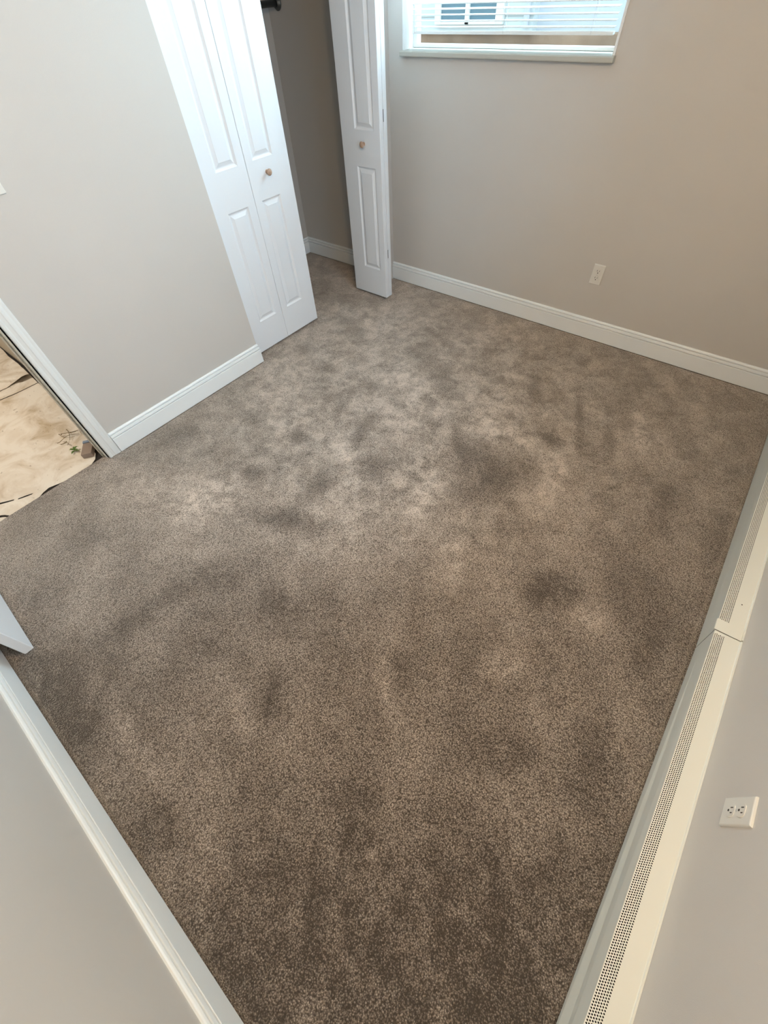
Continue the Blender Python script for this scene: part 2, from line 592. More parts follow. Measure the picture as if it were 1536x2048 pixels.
bm = bmesh.new()
y0, y1, z0, z1 = ADDED_WIN2
box(bm, WX, WX + 0.14, -4.4, y0, -0.02, H)
box(bm, WX, WX + 0.14, y1, 0.0, -0.02, H)
box(bm, WX, WX + 0.14, y0, y1, -0.02, z0)
box(bm, WX, WX + 0.14, y0, y1, z1, H)
struct('wall_right', bm, M_WALL, 'greige right wall above the long white heater', 'wall')

bm = bmesh.new()
box(bm, 0, WX, YF - T, YF, -0.02, H)
struct('wall_front', bm, M_WALL, 'greige near wall at the lower left beside the open door', 'wall')

bm = bmesh.new()
box(bm, -1.03 - T, -1.03, -2.17, 0, -0.02, H)
struct('wall_closet_back', bm, M_WALL, 'shaded rear wall inside the closet', 'wall')
bm = bmesh.new()
box(bm, -1.03, -T, -2.17, -2.05, -0.02, H)
struct('wall_closet_side', bm, M_WALL, 'side wall at the hidden end of the closet', 'wall')
bm = bmesh.new()
box(bm, -3.2, -T, -2.565, -2.48, -0.02, H)
struct('wall_hall', bm, M_TAN, 'tan hall wall beyond the door casing', 'wall')
bm = bmesh.new()
box(bm, -3.32, -3.2, -4.4, -2.48, -0.02, H)
struct('wall_hall_end', bm, M_TAN, 'far end wall of the hall', 'wall')
bm = bmesh.new()
box(bm, -3.2, -T, -4.52, -4.4, -0.02, H)
struct('wall_hall_side', bm, M_TAN, 'hall wall opposite the tan one', 'wall')

bm = bmesh.new()
box(bm, -3.32, WX + 0.14, -4.52, 0.14, H, H + 0.1)
struct('ceiling', bm, M_CEIL, 'flat white ceiling', 'ceiling')

# baseboards
BB = 0.1275
PROF = [(0, 0), (0.016, 0), (0.016, 0.0890), (0.0150, 0.0905), (0.0075, 0.0908), (0.0075, 0.0950),
        (0.0148, 0.0960), (0.0150, 0.0990), (0.0128, 0.1100), (0.0124, 0.1106), (0.0045, 0.1110), (0.0045, 0.1152),
        (0.0112, 0.1168), (0.0108, 0.1200), (0.0080, 0.1250), (0.0050, BB), (0, BB)]


def baseboard(name, p0, p1, nrm, label, s0=0, s1=0):
    bm = bmesh.new()
    extrude_profile(bm, PROF, p0, p1, nrm, s0=s0, s1=s1)
    struct(name, bm, M_TRIM, label, 'baseboard')


baseboard('baseboard_left', (0, -2.609, 0), (0, CLOS[0], 0), (1, 0, 0), 'white moulded baseboard below the left wall, from door casing to closet', 0, 0.55)
baseboard('baseboard_back', (0.0, 0, 0), (WX, 0, 0), (0, -1, 0), 'white moulded baseboard along the back wall under the window')
baseboard('baseboard_front', (0.0, YF, 0), (WX, YF, 0), (0, 1, 0), 'white moulded baseboard along the near wall at lower left')
baseboard('baseboard_closet_back', (-1.03, -2.05, 0), (-1.03, 0, 0), (1, 0, 0), 'short baseboard on the closet rear wall', 0, -1)
baseboard('baseboard_closet_end', (-1.03, 0, 0), (-T, 0, 0), (0, -1, 0), 'shaded white baseboard inside the closet on its end wall', 1, 0)

# doorway: casing on the room side, jambs lining the opening, casing on the hall side
bm = bmesh.new()
CW = 0.068
cprof = [(0, 0), (0.018, 0.0), (0.021, 0.004), (0.021, 0.012), (0.0185, 0.017), (0.0185, 0.030), (0.0205, 0.034), (0.0195, 0.042), (0.0155, 0.052), (0.015, 0.060), (0.013, 0.066), (0.009, CW), (0, CW)]


def casing_leg(bm, y_in, sgn, x_face, nx):
    a = [bm.verts.new((x_face + nx * t, y_in + sgn * w, 0.004 if t > 0.0155 else 0.0)) for t, w in cprof]
    b = [bm.verts.new((x_face + nx * t, y_in + sgn * w, 2.05 + w)) for t, w in cprof]
    k = len(cprof)
    for i in range(k):
        bm.faces.new((a[i], a[(i + 1) % k], b[(i + 1) % k], b[i]))
    bm.faces.new(a)
    bm.faces.new(b)


casing_leg(bm, DOOR[1] + 0.007, 1, 0, 1)
struct('trim_1', bm, M_CASING, 'white moulded door casing standing between the doorway and the left wall', 'door casing')
bm = bmesh.new()
box(bm, 0, 0.02, DOOR[0] - 0.06, DOOR[0] - 0.007, 0, 2.05, 0.003)
struct('trim_2', bm, M_CASING, 'white door casing on the hinge side, behind the open door', 'door casing')
bm = bmesh.new()
box(bm, 0, 0.02, DOOR[0] - 0.06, DOOR[1] + 0.07, 2.055, 2.12, 0.003)
struct('trim_3', bm, M_CASING, 'white head casing over the doorway', 'door casing')
bm = bmesh.new()
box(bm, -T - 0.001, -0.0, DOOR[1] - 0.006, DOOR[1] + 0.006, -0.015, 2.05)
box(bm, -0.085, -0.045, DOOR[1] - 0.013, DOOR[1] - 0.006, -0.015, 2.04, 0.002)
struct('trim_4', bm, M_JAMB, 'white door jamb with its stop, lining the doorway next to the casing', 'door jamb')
bm = bmesh.new()
box(bm, -T - 0.001, -0.0, DOOR[0] - 0.006, DOOR[0] + 0.012, -0.015, 2.05)
struct('trim_5', bm, M_TRIM, 'white hinge side door jamb', 'door jamb')
bm = bmesh.new()
box(bm, -T - 0.02, -T - 0.0015, DOOR[1] + 0.007, DOOR[1] + 0.062, -0.015, 2.05, 0.003)
struct('trim_6', bm, M_CASING, 'hall side casing of the doorway', 'door casing')


# ------------------------------------------------------------------ moulded door leaf
def leaf_mesh(w, z0, z1, t, panels):
    """leaf in local coords: width along +x from 0, face at y=0 looking to -y, thickness to +y.
    panels: list of (x0, x1, z0, z1) of the raised fields, moulded into both faces."""
    bm = bmesh.new()
    e = 0.002
    for side in (0, 1):
        yf = 0.0 if side == 0 else t
        s = 1 if side == 0 else -1

        def V(x, z, d=0.0):
            return bm.verts.new((x, yf + s * d, z))
        xs = sorted({e, w - e} | {p[0] for p in panels} | {p[1] for p in panels})
        zs = sorted({z0 + e, z1 - e} | {p[2] for p in panels} | {p[3] for p in panels})
        grid = {(x, z): V(x, z) for x in xs for z in zs}
        for i in range(len(xs) - 1):
            for j in range(len(zs) - 1):
                a, b_, c, d = xs[i], xs[i + 1], zs[j], zs[j + 1]
                if any(abs(a - p[0]) < 1e-6 and abs(c - p[2]) < 1e-6 for p in panels):
                    loops = [(0, 0), (0.0035, 0.0035), (0.009, 0.0075), (0.012, 0.0080), (0.0155, 0.0075), (0.030, 0.0022), (0.033, 0.0006), (0.0345, 0.0006)]
                    prev = [grid[(a, c)], grid[(b_, c)], grid[(b_, d)], grid[(a, d)]]
                    for off, dep in loops[1:]:
                        cur = [V(a + off, c + off, dep), V(b_ - off, c + off, dep), V(b_ - off, d - off, dep), V(a + off, d - off, dep)]
                        for k in range(4):
                            bm.faces.new((prev[k], prev[(k + 1) % 4], cur[(k + 1) % 4], cur[k]))
                        prev = cur
                    bm.faces.new(prev)
                else:
                    bm.faces.new((grid[(a, c)], grid[(b_, c)], grid[(b_, d)], grid[(a, d)]))
        # rounded arris down to the edge
        o = [V(e, z0 + e), V(w - e, z0 + e), V(w - e, z1 - e), V(e, z1 - e)]
        i_ = [V(0, z0, e), V(w, z0, e), V(w, z1, e), V(0, z1, e)]
        for k in range(4):
            bm.faces.new((o[k], o[(k + 1) % 4], i_[(k + 1) % 4], i_[k]))
        if side == 0:
            front = i_
        else:
            for k in range(4):
                bm.faces.new((front[k], front[(k + 1) % 4], i_[(k + 1) % 4], i_[k]))
    bmesh.ops.remove_doubles(bm, verts=bm.verts, dist=1e-5)
    return bm


def knob_mesh(origin, axis, s=1.0):
    bm = bmesh.new()
    prof = [(0, 0.0095), (0.003, 0.0095), (0.006, 0.0072), (0.012, 0.0068), (0.016, 0.0095), (0.019, 0.0140), (0.0225, 0.0163),
            (0.026, 0.0160), (0.029, 0.0138), (0.0312, 0.0095), (0.0322, 0.0045), (0.0324, 0)]
    lathe(bm, [(h * s, r * s) for h, r in prof], origin, axis)
    return bm


ZB, ZT = 0.0196, 2.03
PZ = [(0.2135, 0.8285), (1.0085, 1.86)]
LT = 0.035

# closed bifold: two leaves nearly in line, faces to +x (the room); local x runs along +y
door = empty('door_2', (-0.05, -1.520, 0), 0)
tag(door, 'white four-panel bifold closet door, closed, nearer the doorway, two leaves in line', 'bifold door', kind='structure')
for nm, ya, yb, panel in (('leaf', -1.520, -1.2112, (-1.409, -1.263)), ('leaf', -1.2092, -0.9001, (-1.160, -1.0155))):
    w = yb - ya
    bm = leaf_mesh(w, ZB, ZT, LT, [(panel[0] - ya, panel[1] - ya, a, b) for a, b in PZ])
    # local (x,y,z) -> world: x -> +y, y (depth) -> -x
    bmesh.ops.transform(bm, matrix=Matrix(((0, -1, 0, 0), (1, 0, 0, ya + 1.520), (0, 0, 1, 0), (0, 0, 0, 1))), verts=bm.verts)
    lf = link(nm, bm, M_DOOR, door)
bm = knob_mesh((0, -1.080 + 1.520, 0.946), (1, 0, 0), 1.0)
k = link('knob', bm, M_KNOB, door, smooth=True)
k['label'] = 'small unpainted wooden knob'

# folded bifold: both leaves stacked, square to the left wall; front face looks to -y
door = empty('door_3', (-0.122, -0.3595, 0), 0)
tag(door, 'white bifold closet door folded open next to the back wall, its leaf edges to the room', 'bifold door', kind='structure')
bm = leaf_mesh(0.323, ZB, ZT, LT, [(-0.006 + 0.122, 0.1515 + 0.122, a, b) for a, b in PZ])
link('leaf', bm, M_DOOR, door)
bm = leaf_mesh(0.323, ZB, ZT, LT, [(-0.006 + 0.122, 0.1515 + 0.122, a, b) for a, b in PZ])
bmesh.ops.translate(bm, vec=(0, 0.0376, 0), verts=bm.verts)
link('leaf', bm, M_DOOR, door)
bm = knob_mesh((0.066 + 0.122, 0, 0.944), (0, -1, 0), 1.0)
k = link('knob', bm, M_KNOB, door, smooth=True)
k['label'] = 'small unpainted wooden knob'
for hz in (0.30, 1.05, 1.80):
    bm = bmesh.new()
    tube(bm, [(0.3245, 0.0363, hz), (0.3245, 0.0363, hz + 0.055)], 0.0022, 8)
    link('hinge', bm, M_METAL, door, smooth=True)

# bifold track under the lintel
bm = bmesh.new()
box(bm, -0.085, -0.045, CLOS[0] + 0.004, CLOS[1] - 0.004, 2.034, 2.0495)
struct('trim_7', bm, M_TRIM, 'white bifold track under the closet lintel', 'door track')

# entry door, swung open against the near wall
door = empty('door_1', (0.012, -3.415, 0), math.atan2(-3.445 + 3.418, 0.80))
tag(door, 'white entry door swung open, only its lower free corner showing above the carpet at left', 'door', kind='structure')
w = 0.798
bm = leaf_mesh(w, 0.021, 2.03, 0.035, [(0.11, 0.345, 0.24, 0.82), (0.455, 0.69, 0.24, 0.82), (0.11, 0.345, 1.0, 1.88), (0.455, 0.69, 1.0, 1.88)])
bmesh.ops.scale(bm, vec=(1, -1, 1), verts=bm.verts)      # face side to +y
leaf = link('leaf', bm, M_DOOR, door)
bm = bmesh.new()
lathe(bm, [(0, 0.03), (0.006, 0.03), (0.01, 0.012), (0.03, 0.011), (0.036, 0.022), (0.05, 0.027), (0.06, 0.02), (0.063, 0)], (w - 0.07, 0, 0.93), (0, 1, 0))
link('handle', bm, M_METAL, door, smooth=True)

# ------------------------------------------------------------------ closet rod
cl = empty('closet_rod', (-0.93, 0, 1.50))
tag(cl, 'dark metal hanging rod high in the shaded closet', 'closet rod')
bm = bmesh.new()
tube(bm, [(0, -0.004, 0), (0, -2.046, 0)], 0.016, 20)
link('rod', bm, M_ROD, cl, smooth=True)
bm = bmesh.new()
lathe(bm, [(0, 0.034), (0.006, 0.034), (0.009, 0.024), (0.022, 0.023), (0.022, 0.0165), (0.006, 0.0165)], (0, -0.0005, 0), (0, -1, 0))
link('socket', bm, M_ROD, cl, smooth=True)

# ------------------------------------------------------------------ window in the back wall
x0, x1, z0, z1 = WIN1
win = empty('window_1', ((x0 + x1) / 2, 0.09, z0))
tag(win, 'white framed window in the back wall, cut by the top edge of the photo', 'window', kind='structure')
ox, oy, oz = win.location
bm = bmesh.new()        # jamb liners and their thin lip proud of the wall
box(bm, x0 - ox, x0 + 0.012 - ox, -0.007 - oy, 0.135 - oy, z0 - oz, z1 - oz, 0.0015)
box(bm, x1 - 0.012 - ox, x1 - ox, -0.007 - oy, 0.135 - oy, z0 - oz, z1 - oz, 0.0015)
box(bm, x0 + 0.012 - ox, x1 - 0.012 - ox, -0.007 - oy, 0.135 - oy, z1 - 0.012 - oz, z1 - oz, 0.0015)
link('frame', bm, M_VINYL, win)
bm = bmesh.new()        # stool: nose overhanging the wall, slight fall to the room
sill = [(-0.030, 1.284), (-0.032, 1.288), (-0.032, 1.302), (-0.028, 1.3065), (0.0, 1.3075), (0.135, 1.3110), (0.135, 1.284)]
a = [bm.verts.new((x0 - 0.006 - ox, y - oy, z - oz)) for y, z in sill]
b = [bm.verts.new((x1 + 0.006 - ox, y - oy, z - oz)) for y, z in sill]
for i in range(len(sill)):
    j = (i + 1) % len(sill)
    bm.faces.new((a[i], a[j], b[j], b[i]))
bm.faces.new(a); bm.faces.new(b)
link('sill', bm, M_SILL, win)
bm = bmesh.new()        # sash
sx0, sx1, sz0, sz1 = x0 + 0.012, x1 - 0.012, 1.311, z1 - 0.012
box(bm, sx0 - ox, sx0 + 0.028 - ox, 0.085 - oy, 0.125 - oy, sz0 - oz, sz1 - oz, 0.002)
box(bm, sx1 - 0.028 - ox, sx1 - ox, 0.085 - oy, 0.125 - oy, sz0 - oz, sz1 - oz, 0.002)
box(bm, sx0 + 0.028 - ox, sx1 - 0.028 - ox, 0.085 - oy, 0.125 - oy, sz0 - oz, sz0 + 0.014 - oz, 0.002)
box(bm, sx0 + 0.028 - ox, sx1 - 0.028 - ox, 0.085 - oy, 0.125 - oy, sz1 - 0.03 - oz, sz1 - oz, 0.002)
xm = 0.5 * (sx0 + sx1)
sash = link('sash', bm, M_VINYL, win)
bm = bmesh.new()
for a_, b_ in ((sx0 + 0.028, sx1 - 0.028),):
    vs = [bm.verts.new(p) for p in ((a_ - ox, 0.108 - oy, sz0 + 0.014 - oz), (b_ - ox, 0.108 - oy, sz0 + 0.014 - oz), (b_ - ox, 0.108 - oy, sz1 - 0.03 - oz), (a_ - ox, 0.108 - oy, sz1 - 0.03 - oz))]
    bm.faces.new(vs)
pane = link('pane', bm, M_GLASS, sash)

# venetian blind
bl = empty('venetian_blind', (0.5 * (x0 + x1), 0.05, 1.36))
tag(bl, 'white horizontal slat blind hanging in the back window, let down almost to the sill', 'blind')
ox, oy, oz = bl.location
bx0, bx1 = 0.150 - ox, 1.318 - ox
bm = bmesh.new()
zt = z1 - 0.06
zc = 1.3935
i = 0
while zc < zt:
    tilt = math.radians(12 + random.uniform(-3, 3))
    dz0, dz1 = random.uniform(-0.0015, 0.0015), random.uniform(-0.0015, 0.0015) - 0.003
    if i == 4:
        tilt = math.radians(30)
    rows = []
    for kx in range(9):
        u = kx / 8
        x = bx0 + (bx1 - bx0) * u
        zc_ = zc + dz0 * (1 - u) + dz1 * u
        ring = []
        for s in range(5):
            v = (s - 2) / 2 * 0.0125
            arc = 0.0016 * (1 - ((s - 2) / 2) ** 2)
            ring.append((x, v * math.cos(tilt), zc_ - oz + v * math.sin(tilt) + arc))
        rows.append(ring)
    top_ = [[bm.verts.new(p) for p in r] for r in rows]
    bot_ = [[bm.verts.new((p[0], p[1], p[2] - 0.0009)) for p in r] for r in rows]
    for q in range(8):
        for s in range(4):
            bm.faces.new((top_[q][s], top_[q + 1][s], top_[q + 1][s + 1], top_[q][s + 1]))
            bm.faces.new((bot_[q][s], bot_[q][s + 1], bot_[q + 1][s + 1], bot_[q + 1][s]))
        for s in (0, 4):
            bm.faces.new((top_[q][s], bot_[q][s], bot_[q + 1][s], top_[q + 1][s]))
    zc += 0.0215
    i += 1
link('slats', bm, M_SLAT, bl, smooth=True)
bm = bmesh.new()
box(bm, bx0, bx1, -0.012, 0.012, 1.3655 - oz, 1.3775 - oz, 0.003)
link('bottom_rail', bm, M_SLAT, bl)
bm = bmesh.new()
box(bm, bx0, bx1, -0.014, 0.014, z1 - 0.05 - oz, z1 - 0.014 - oz, 0.002)
link('head_rail', bm, M_SLAT, bl)
for cx_ in (0.165, 0.74, 1.21):
    bm = bmesh.new()
    for yy in (-0.0135, 0.0135):
        tube(bm, [(cx_ - ox, yy, 1.368 - oz), (cx_ - ox, yy, z1 - 0.03 - oz)], 0.0009, 6)
    link('ladder_cord', bm, M_CORD, bl)

# ------------------------------------------------------------------ window above the heater (assumed, out of frame, added to light the room)
y0, y1, z0, z1 = ADDED_WIN2
win = empty('added_window_2', (WX + 0.09, 0.5 * (y0 + y1), z0))
tag(win, 'assumed white window, unseen, added in the right wall above the heater for light', 'window', kind='structure')
bm = bmesh.new()
cy = 0.5 * (y0 + y1)
for a_, b_, c, d in ((y0, y0 + 0.04, z0, z1), (y1 - 0.04, y1, z0, z1), (y0 + 0.04, y1 - 0.04, z0, z0 + 0.04), (y0 + 0.04, y1 - 0.04, z1 - 0.04, z1), (cy - 0.02, cy + 0.02, z0 + 0.04, z1 - 0.04)):
    box(bm, -0.02, 0.03, a_ - cy, b_ - cy, c - z0, d - z0, 0.002)
link('frame', bm, M_VINYL, win)
bm = bmesh.new()
for a_, b_ in ((y0 + 0.04, cy - 0.02), (cy + 0.02, y1 - 0.04)):
    bm.faces.new([bm.verts.new(p) for p in ((0.005, a_ - cy, 0.04), (0.005, b_ - cy, 0.04), (0.005, b_ - cy, z1 - z0 - 0.04), (0.005, a_ - cy, z1 - z0 - 0.04))])
link('pane', bm, M_GLASS, win)

# ------------------------------------------------------------------ assumed ceiling lamp, added out of frame for warm light
lamp = empty('added_ceiling_lamp', (2.2, -2.45, H))
tag(lamp, 'assumed round frosted ceiling lamp, unseen, added for warm light', 'lamp')
bm = bmesh.new()
lathe(bm, [(0, 0.17), (0.02, 0.17), (0.022, 0.155)], (0, 0, 0), (0, 0, -1), 40)
link('base', bm, M_METAL, lamp, smooth=True)
M_DOME = mat('frosted_lamp_glass', (0.9, 0.85, 0.75), 0.4)
d_ = M_DOME.node_tree.nodes['Principled BSDF']
d_.inputs['Emission Color'].default_value = (1.0, 0.70, 0.40, 1)
d_.inputs['Emission Strength'].default_value = 3.0
bm = bmesh.new()
lathe(bm, [(0.02, 0.15), (0.04, 0.148), (0.065, 0.13), (0.085, 0.09), (0.094, 0.04), (0.096, 0)], (0, 0, 0), (0, 0, -1), 40)
link('lamp_shade', bm, M_DOME, lamp, smooth=True)
L = bpy.data.lights.new('added_ceiling_light', 'POINT')
L.shadow_soft_size = 0.10
L.energy = 46
L.color = (1.0, 0.70, 0.40)
lo = bpy.data.objects.new('added_ceiling_light', L)
COL.objects.link(lo)
lo.location = (2.2, -2.45, H - 0.22)

# assumed hall lamp, added out of frame to light the hall
hl = empty('added_hall_lamp', (-1.2, -3.3, H))
tag(hl, 'assumed round frosted lamp on the hall ceiling, unseen, added for light', 'lamp')
bm = bmesh.new()
lathe(bm, [(0.0, 0.14), (0.03, 0.138), (0.055, 0.12), (0.07, 0.08), (0.076, 0)], (0, 0, 0), (0, 0, -1), 32)
link('lamp_shade', bm, M_DOME, hl, smooth=True)
L = bpy.data.lights.new('added_hall_light', 'AREA')
L.shape = 'DISK'
L.size = 0.26
L.energy = 34
L.color = (1.0, 0.93, 0.84)
lo = bpy.data.objects.new('added_hall_light', L)
COL.objects.link(lo)
lo.location = (-1.2, -3.3, H - 0.08)


# ------------------------------------------------------------------ wall plates
def outlet(loc, M3, label):
    """local frame: x right, z up, -y out of the wall; M3 columns give the world axes"""
    r = empty('wall_outlet')
    mw = Matrix(M3).to_4x4()
    mw.translation = Vector(loc)
    r.matrix_world = mw
    tag(r, label, 'wall outlet', group='duplex wall outlets')
    bm = bmesh.new()
    fs = box(bm, -0.0355, 0.0355, -0.0062, 0, -0.057, 0.057)
    es = [e for e in bm.edges if all(abs(v.co.y + 0.0062) < 1e-6 for v in e.verts)]
    bmesh.ops.bevel(bm, geom=es, offset=0.0042, segments=3, affect='EDGES', profile=0.5)
    link('cover_plate', bm, M_PLATE, r)
    for cz in (0.0195, -0.0195):
        bm = bmesh.new()
        pts = []
        for k in range(32):
            a = 2 * math.pi * k / 32
            pts.append((0.0170 * math.cos(a), max(-0.0136, min(0.0136, 0.0170 * math.sin(a)))))
        f = [bm.verts.new((x, -0.0080, cz + z)) for x, z in pts]
        g = [bm.verts.new((x, -0.0055, cz + z)) for x, z in pts]
        bm.faces.new(f)
        for k in range(32):
            bm.faces.new((f[k], f[(k + 1) % 32], g[(k + 1) % 32], g[k]))
        rc = link('receptacle', bm, M_PLATE, r)
        bm = bmesh.new()
        box(bm, -0.0078, -0.0052, -0.0084, -0.0078, cz - 0.001, cz + 0.0085)
        box(bm, 0.0052, 0.0078, -0.0084, -0.0078, cz + 0.0003, cz + 0.0072)
        lathe(bm, [(0.0, 0.0030), (0.0006, 0.0030)], (0, -0.0078, cz - 0.0075), (0, -1, 0), 14)
        sl = link('slots', bm, M_SLOT, rc)
    bm = bmesh.new()
    lathe(bm, [(0, 0.0032), (0.0012, 0.0032), (0.0016, 0.0022)], (0, -0.006, 0), (0, -1, 0), 14)
    link('screw', bm, M_SCREW, r)
    return r


outlet((1.631, 0, 0.3925), ((1, 0, 0), (0, 1, 0), (0, 0, 1)), 'white duplex outlet on the back wall below the window')
# right wall: out of the wall is -x, so local y -> +x, local x -> -y
outlet((WX, -2.438, 0.3650), ((0, 1, 0), (-1, 0, 0), (0, 0, 1)), 'white duplex outlet on the right wall above the near heater cover')

sw = empty('light_switch', (0, -2.396, 1.2165))
tag(sw, 'white light switch plate cut by the left edge, on the left wall', 'light switch')
bm = bmesh.new()
box(bm, 0, 0.0062, -0.0355, 0.0355, -0.057, 0.057, 0.0025, 3)
link('cover_plate', bm, M_PLATE, sw)
bm = bmesh.new()
box(bm, 0.006, 0.014, -0.005, 0.005, -0.002, 0.012, 0.002)
link('toggle', bm, M_PLATE, sw)


# ------------------------------------------------------------------ baseboard heater covers along the right wall
HX = 2.8530         # front of the cover
HZF = 0.1640        # top of the front face
HZR = 0.1715        # where the slanted top meets the wall
DS, DE = 0.0015, 0.0315      # perforated band, measured along the slant


def slant(s):
    """point on the slanted top, s metres from the front edge"""
    L_ = math.hypot(WX - HX, HZR - HZF)
    u = s / L_
    return HX + (WX - HX) * u, HZF + (HZR - HZF) * u


SL = math.hypot(WX - HX, HZR - HZF)
NRM = Vector((-(HZR - HZF), 0, (WX - HX))).normalized()


def heater(name_label, ya, yb, crease, dots_to, kick):
    """cover from ya (near) to yb (far)"""
    r = empty('baseboard_heater_cover', (WX, 0.5 * (ya + yb), 0))
    tag(r, name_label, 'heater cover', group='perforated heater covers along the right wall')
    o = Vector(r.location)

    def P(x, y, z):
        return Vector((x, y, z)) - o
    th = 0.0012
    # front panel
    bm = bmesh.new()
    def front(k):
        if crease and k < 0.01:
            c = [(k, 0.003), (k + 0.0025, 0.070), (0, HZF)]
        else:
            c = [(k, 0.003), (k * 0.57, 0.070), (0, HZF)]
        return [(HX + x, z) for x, z in c] + [(HX + x + th, z) for x, z in reversed(c)]
    a = [bm.verts.new(P(x, ya, z)) for x, z in front(kick[0])]
    b = [bm.verts.new(P(x, yb, z)) for x, z in front(kick[1])]
    for i in range(6):
        j = (i + 1) % 6
        bm.faces.new((a[i], a[j], b[j], b[i]))
    bm.faces.new(a); bm.faces.new(b)
    link('front_panel', bm, M_STEEL, r)
    # perforated band: staggered rows of punched holes
    bm = bmesh.new()
    rows = 6
    rh = (DE - DS) / rows
    pitch = rh * 1.16
    hr = rh * 0.37
    NS = 8

    def S(s, y):
        x, z = slant(s)
        return P(x, y, z)
    ylo, yhi = ya, dots_to
    ncol = int((yhi - ylo) / pitch)
    for ri in range(rows):
        sc = DS + rh * (ri + 0.5)
        off = 0.0 if ri % 2 == 0 else pitch / 2
        for ci in range(ncol - 1):
            yc = ylo + pitch * (ci + 0.5) + off + 0.002
            sq = []
            for k in range(NS):
                an = 2 * math.pi * (k + 0.5) / NS
                sx_, sy_ = math.cos(an), math.sin(an)
                mm = max(abs(sx_), abs(sy_))
                # outline of the cell at the same angle
                sq.append((sc + sx_ / mm * rh / 2, yc + sy_ / mm * pitch / 2))
            corners = [(sc + rh / 2, yc + pitch / 2), (sc - rh / 2, yc + pitch / 2), (sc - rh / 2, yc - pitch / 2), (sc + rh / 2, yc - pitch / 2)]
            inner = [bm.verts.new(S(sc + hr * math.cos(2 * math.pi * (k + 0.5) / NS), yc + hr * math.sin(2 * math.pi * (k + 0.5) / NS))) for k in range(NS)]
            outer = [bm.verts.new(S(*q)) for q in sq]
            cv = [bm.verts.new(S(*q)) for q in corners]
            for k in range(NS):
                k2 = (k + 1) % NS
                if k in (0, 2, 4, 6):      # this span crosses a corner of the cell
                    bm.faces.new((inner[k], outer[k], cv[k // 2], outer[k2], inner[k2]))
                else:
                    bm.faces.new((inner[k], outer[k], outer[k2], inner[k2]))
        # plain ends of the row
        e0 = ylo + 0.002 + off
        e1 = ylo + pitch * (ncol - 1) + off + 0.002
        for u, v in ((ylo, e0), (e1, yb)):
            if v > u:
                bm.faces.new([bm.verts.new(S(*q)) for q in ((sc - rh / 2, u), (sc + rh / 2, u), (sc + rh / 2, v), (sc - rh / 2, v))])
    # front lip between the front edge and the first row
    bm.faces.new([bm.verts.new(S(*q)) for q in ((0, ylo), (DS, ylo), (DS, yb), (0, yb))])
    link('grille', bm, M_STEEL, r)
    # plain black stand-in for interior shade: core seen through the holes
    bm = bmesh.new()
    box(bm, HX + 0.026 - o.x, WX - 0.006 - o.x, ya + 0.002 - o.y, yb + (0.005 if crease else -0.004) - o.y, 0.006, 0.150)
    link('shade_box', bm, M_BLACK, r)
    # plain top, with the flange that stands against the wall
    bm = bmesh.new()
    pr = []
    for s in (DE, SL - 0.0060):
        pr.append(slant(s))
    pr += [(WX - 0.0048, HZR + 0.0004), (WX - 0.0040, HZR + 0.0036), (WX - 0.0004, HZR + 0.0042), (WX - 0.0004, HZR - 0.006)]
    q = slant(DE)
    pr.append((q[0] + 0.001, q[1] - 0.0015))
    a = [bm.verts.new(P(x, ya, z)) for x, z in pr]
    b = [bm.verts.new(P(x, yb, z)) for x, z in pr]
    for i in range(len(pr)):
        j = (i + 1) % len(pr)
        bm.faces.new((a[i], a[j], b[j], b[i]))
    bm.faces.new(a); bm.faces.new(b)
    link('top_panel', bm, M_STEEL, r)
    return r, o


JY = -1.835
near, on = heater('near perforated white heater cover, from the seam to the bottom edge of the photo', -3.54, JY - 0.008, True, JY - 0.012, (0.002, 0.021))
far, of = heater('far perforated white heater cover, beyond the seam towards the back wall', JY - 0.002, -0.02, False, -0.03, (0.021, 0.006))
# joiner strap of the far cover, lapping over the near one
bm = bmesh.new()
ja, jb = JY - 0.006, JY + 0.042
pr = [(HX - 0.0040, HZF - 0.006), (HX - 0.0045, HZF + 0.0010), (HX - 0.0030, HZF + 0.0028), (WX - 0.006, HZR + 0.0020), (WX - 0.004, HZR - 0.0006), (HX, HZF + 0.0006), (HX - 0.0002, HZF - 0.006)]
a = [bm.verts.new(Vector((x, ja, z)) - of) for x, z in pr]
b = [bm.verts.new(Vector((x, jb, z)) - of) for x, z in pr]
for i in range(len(pr)):
    j = (i + 1) % len(pr)
    bm.faces.new((a[i], a[j], b[j], b[i]))
bm.faces.new(a); bm.faces.new(b)
st = link('joiner_strap', bm, M_STEEL, far)
bm = bmesh.new()
sp = Vector((*[0, 0, 0],))
xs_, zs_ = slant(0.050)
lathe(bm, [(0, 0.0022), (0.0009, 0.0018)], Vector((xs_, -1.690, zs_)) - of, NRM, 12)
link('screw', bm, M_SLOT, far)

# ------------------------------------------------------------------ hall floor paper and debris
HZ0 = -0.0162


